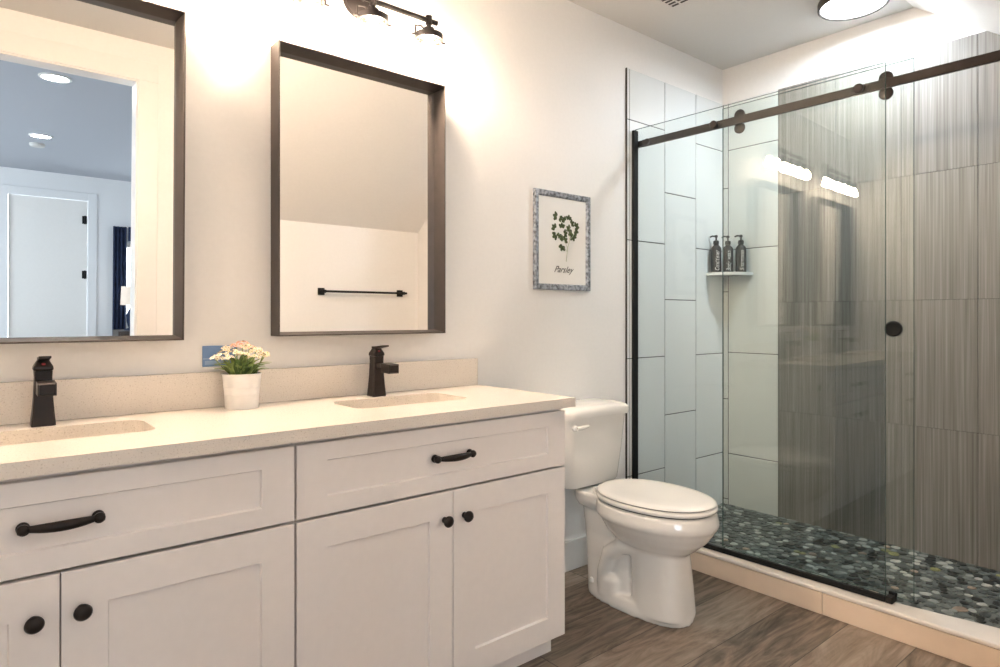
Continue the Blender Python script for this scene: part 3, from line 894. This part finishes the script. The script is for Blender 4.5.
bm = nb(); lathe(bm, [(0, 0), (.027, 0), (.029, .003), (.029, .012), (.024, .016), (.02, .013), (0, .012)], (XD-.0047, -1.154, 1.11), 'X', 30)
obj('door_handle', bm, M['black'], t, True)
# rail
t = thing('sliding_door_rail', 'long dark bronze rail across the top of the shower glass', 'rail', (XRL, -.7, 2.02))
bm = nb(); box(bm, XRL-.006, XRL+.006, YEND+.012, -.036, 2.005, 2.040, .0015); obj('bar', bm, M['bronze'], t)
bm = nb(); box(bm, XRL-.011, XRL+.011, -.037, -.0095, 2.007, 2.038, .003); obj('wall_bracket', bm, M['bronze'], t)
bm = nb(); lathe(bm, [(0, 0), (.014, 0), (.014, .012), (0, .012)], (XRL-.006, -.075, 2.024), 'X', 18); obj('rail_stop', bm, M['bronze'], t, True)
bm = nb(); box(bm, XRL-.012, XRL+.012, YEND+.0095, YEND+.03, 2.002, 2.043, .003); obj('wall_bracket', bm, M['bronze'], t)
# floor guide at the end of the fixed panel
bm = nb(); box(bm, XP-.011, XP+.04, -1.166, -1.1415, .1025, .1265, .003); box(bm, XP+.025, XP+.037, -1.168, -1.141, .12, .135, .002)
tag(obj('door_guide', bm, M['black'], at=(XP, -1.155, .1025)), 'small black guide block on the curb at the glass panel corner', 'door guide')

# the glass line stands a degree and a half off square to the wall
SW = .0255
for nm in ('fixed_glass_panel', 'sliding_glass_door', 'sliding_door_rail', 'door_guide'):
    o = bpy.data.objects[nm]
    q = Matrix.Rotation(SW, 4, 'Z') @ Vector((o.location.x-2.575, o.location.y, o.location.z))
    o.location = (q.x+2.575, q.y, q.z)
    o.rotation_euler.z = SW

# corner shelf
bm = nb()
pts2 = [(XR-.0095, -.0095), (XR-.0095, -.195)]
for i in range(1, 10):
    a = PI/2*i/10
    pts2.append((XR-.0095-.183*math.sin(a)**.9, -.0095-.186*math.cos(a)**.9))
pts2.append((XR-.185, -.0095))
t_ = [(p[0], p[1]) for p in pts2]
prism(bm, t_, 'Z', 1.388, 1.404)
tag(obj('corner_shelf', bm, M['whitetile'], at=(XR-.08, -.08, 1.388)), 'small white corner shelf in the shower carrying three dark bottles', 'shelf')
# bottles
def bottle(x, y, txt, label, th, proto=None):
    z = 1.404
    t = thing('pump_bottle', label, 'bottle', (x, y, z), 'dark pump bottles on the corner shelf')
    if proto is None:
        bm = nb(); lathe(bm, [(0, 0), (.026, 0), (.029, .003), (.029, .128), (.027, .140), (.019, .150), (.013, .155), (.013, .160), (0, .160)], (x, y, z), n=28); obj('body', bm, M['bottle'], t, True)
        bm = nb(); lathe(bm, [(0, .160), (.0155, .160), (.0155, .178), (.010, .182), (.0045, .183), (.0045, .200), (0, .2)], (x, y, z), n=18); obj('collar', bm, M['bottle'], t, True)
        bm = nb(); lathe(bm, [(0, .199), (.009, .199), (.009, .207), (.006, .212), (0, .212)], (x, y, z), n=16)
        dx, dy = math.cos(th+1.9), math.sin(th+1.9)
        tube(bm, [(x, y, z+.206), (x+dx*.022, y+dy*.022, z+.207), (x+dx*.033, y+dy*.033, z+.201)], .0042, 8)
        obj('pump', bm, M['bottle'], t, True)
    else:
        for ch in proto.children:
            if ch.name.startswith('lettering'): continue
            c = ch.copy(); COL.objects.link(c); c.parent = t
    # lettering runs up the side that faces the room
    bm = text_bm(txt, .034, .25, .0)
    ang = math.atan2(-CAM_D-y, 0-x)+th
    # wrap the letters round the bottle: text x -> height, text y -> around
    R_ = .0294
    ln = max(v.co.x for v in bm.verts)-min(v.co.x for v in bm.verts)
    sq_ = min(1, .112/ln)
    for v in bm.verts:
        u, h = -v.co.y, v.co.x*sq_
        a = ang+u/R_
        v.co = Vector((x+R_*math.cos(a), y+R_*math.sin(a), z+.066+h))
    obj('lettering', bm, M['white'], t)
    return t
p0 = bottle(3.245, -.048, 'Conditioner', 'dark pump bottle on the corner shelf, leftmost of three, lettered Conditioner', .25)
bottle(3.313, -.080, 'Body wash', 'dark pump bottle on the corner shelf, middle one, lettered Body wash', .2, p0)
bottle(3.337, -.146, 'Shampoo', 'dark pump bottle on the corner shelf, rightmost of three, lettered Shampoo', .25, p0)

# ================================================================= TOWEL BAR on the low wall (seen in the right mirror)
t = thing('towel_bar', 'black towel bar on the low wall, seen in the right mirror', 'towel bar', (2.13, YF, 1.327))
bm = nb(); tube(bm, [(1.80, YF+.055, 1.327), (2.47, YF+.055, 1.327)], .0075, 12); obj('bar', bm, M['black'], t, True)
for x in (1.83, 2.44):
    bm = nb(); box(bm, x-.024, x+.024, YF+.001, YF+.010, 1.303, 1.351, .003); box(bm, x-.011, x+.011, YF+.008, YF+.066, 1.316, 1.338, .003); obj('bracket', bm, M['black'], t)

# ================================================================= BLUE CARD and POTTED FLOWERS
t = thing('blue_wall_card', 'small blue card stuck on the wall behind the potted flowers', 'card', (.59, 0, 1.004))
bm = nb(); box(bm, .538, .640, -.003, -.0005, 1.004, 1.067, .0008); c = obj('card', bm, M['blue'], t)
bm = nb(); box(bm, .540, .638, -.0036, -.0028, 1.026, 1.030); box(bm, .545, .60, -.0036, -.0028, 1.010, 1.022); obj('print_band', bm, M['blue2'], c)
PX, PY = .627, -.085
t = thing('potted_flowers', 'white bucket pot of cream and pink flowers on the stone counter', 'potted plant', (PX, PY, ZCT))
bm = nb()
lathe(bm, [(0, 0), (.046, 0), (.047, .003), (.0485, .04), (.0495, .042), (.049, .045), (.051, .062), (.052, .064), (.0515, .067), (.0545, .099), (.0565, .100), (.0565, .103), (.054, .104), (.0525, .100), (.050, .08), (0, .08)], (PX, PY, ZCT), n=40)
obj('pot', bm, M['pot'], t, True)
bm = nb(); lathe(bm, [(0, .092), (.03, .091), (.0522, .088)], (PX, PY, ZCT), n=24); obj('soil', bm, M['soil'], t)
bm = nb()
def leaf(base, tip, wd, mi):
    b0, t0 = Vector(base), Vector(tip)
    d = t0-b0
    side = d.cross(Vector((0, 0, 1)))
    if side.length < 1e-4: side = Vector((1, 0, 0))
    side.normalize()
    up = side.cross(d).normalized()
    n = 6
    l, m_, r = [], [], []
    for i in range(n+1):
        s = i/n
        c = b0+d*s+up*(.18*d.length*math.sin(PI*s))
        ww = wd*math.sin(PI*min(1, s*.92+.08))**.8
        l.append(bm.verts.new(c+side*ww+up*ww*.25)); m_.append(bm.verts.new(c)); r.append(bm.verts.new(c-side*ww+up*ww*.25))
    for i in range(n):
        for A, B in ((l, m_), (m_, r)):
            f = bm.faces.new((A[i], B[i], B[i+1], A[i+1])); f.material_index = mi; f.smooth = True
rl = random.Random(4)
for k in range(54):
    a = 2*PI*k*.381966+rl.uniform(-.2, .2)
    R0 = rl.uniform(.005, .035)
    R1 = rl.uniform(.035, .088)
    z0 = ZCT+.092
    z1 = ZCT+.112+rl.uniform(.0, .075)*(1.2-R1/.1)
    leaf((PX+R0*math.cos(a), PY+R0*math.sin(a), z0), (PX+R1*math.cos(a+.15), min(PY+R1*math.sin(a+.15), -.006), z1), rl.uniform(.007, .012), 0 if rl.random() < .62 else 1)
o = obj('foliage', bm, [M['leafA'], M['leafB']], t)
sd = o.modifiers.new('solid', 'SOLIDIFY'); sd.thickness = .0008
heads = [(-.062, -.02, .150), (-.045, .02, .158), (-.03, -.03, .155), (-.052, -.035, .140), (-.012, .01, .172), (.006, -.02, .170), (.012, .03, .180), (-.01, -.045, .150), (.03, -.03, .158),
         (.045, .01, .160), (.055, -.025, .147), (.032, .03, .166), (-.03, .04, .165), (.068, .005, .140), (.018, -.05, .142), (-.072, .01, .138)]
for k, (dx, dy, dz) in enumerate(heads):
    c = Vector((PX+dx, min(PY+dy, -.028), ZCT+dz+.012))
    bm = nb()
    tube(bm, [(PX+dx*.35, PY+dy*.35, ZCT+.092), (c.x*.4+PX*.6+dx*.3, c.y, ZCT+.12), (c.x, c.y, c.z-.004)], .0013, 6)
    for f in bm.faces: f.material_index = 2
    for q in range(8):
        a = 2*PI*q/7+rl.random(); rr = 0 if q == 7 else rl.uniform(.010, .016)
        p = c+Vector((rr*math.cos(a), rr*math.sin(a), rl.uniform(-.004, .004)+(.004 if q == 7 else 0)))
        nrm = (Vector((math.cos(a)*rr*45, math.sin(a)*rr*45-.25, 1))).normalized()
        u = nrm.orthogonal().normalized(); v = nrm.cross(u)
        for pt in range(5):
            th = 2*PI*pt/5+q
            dirv = u*math.cos(th)+v*math.sin(th); sd_ = nrm.cross(dirv)
            L = .0080
            ring = [p+nrm*.001, p+dirv*L*.5+sd_*L*.36+nrm*.002, p+dirv*L*.95+sd_*L*.22+nrm*.0012, p+dirv*L*.95-sd_*L*.22+nrm*.0012, p+dirv*L*.5-sd_*L*.36+nrm*.002]
            f = bm.faces.new([bm.verts.new(x) for x in ring]); f.material_index = 0
        ctr = bmesh.new(); bmesh.ops.create_icosphere(ctr, subdivisions=1, radius=.0016, matrix=Matrix.Translation(p+nrm*.002)); merge(bm, ctr, 1)
    pm = M['petalB'] if k in (4, 6, 11) else (M['petalC'] if k % 3 == 0 else M['petalA'])
    o = obj('flower_head', bm, [pm, M['budcore'], M['leafA']], t)
    if pm is M['petalB']: o['label'] = 'pale pink flower head'
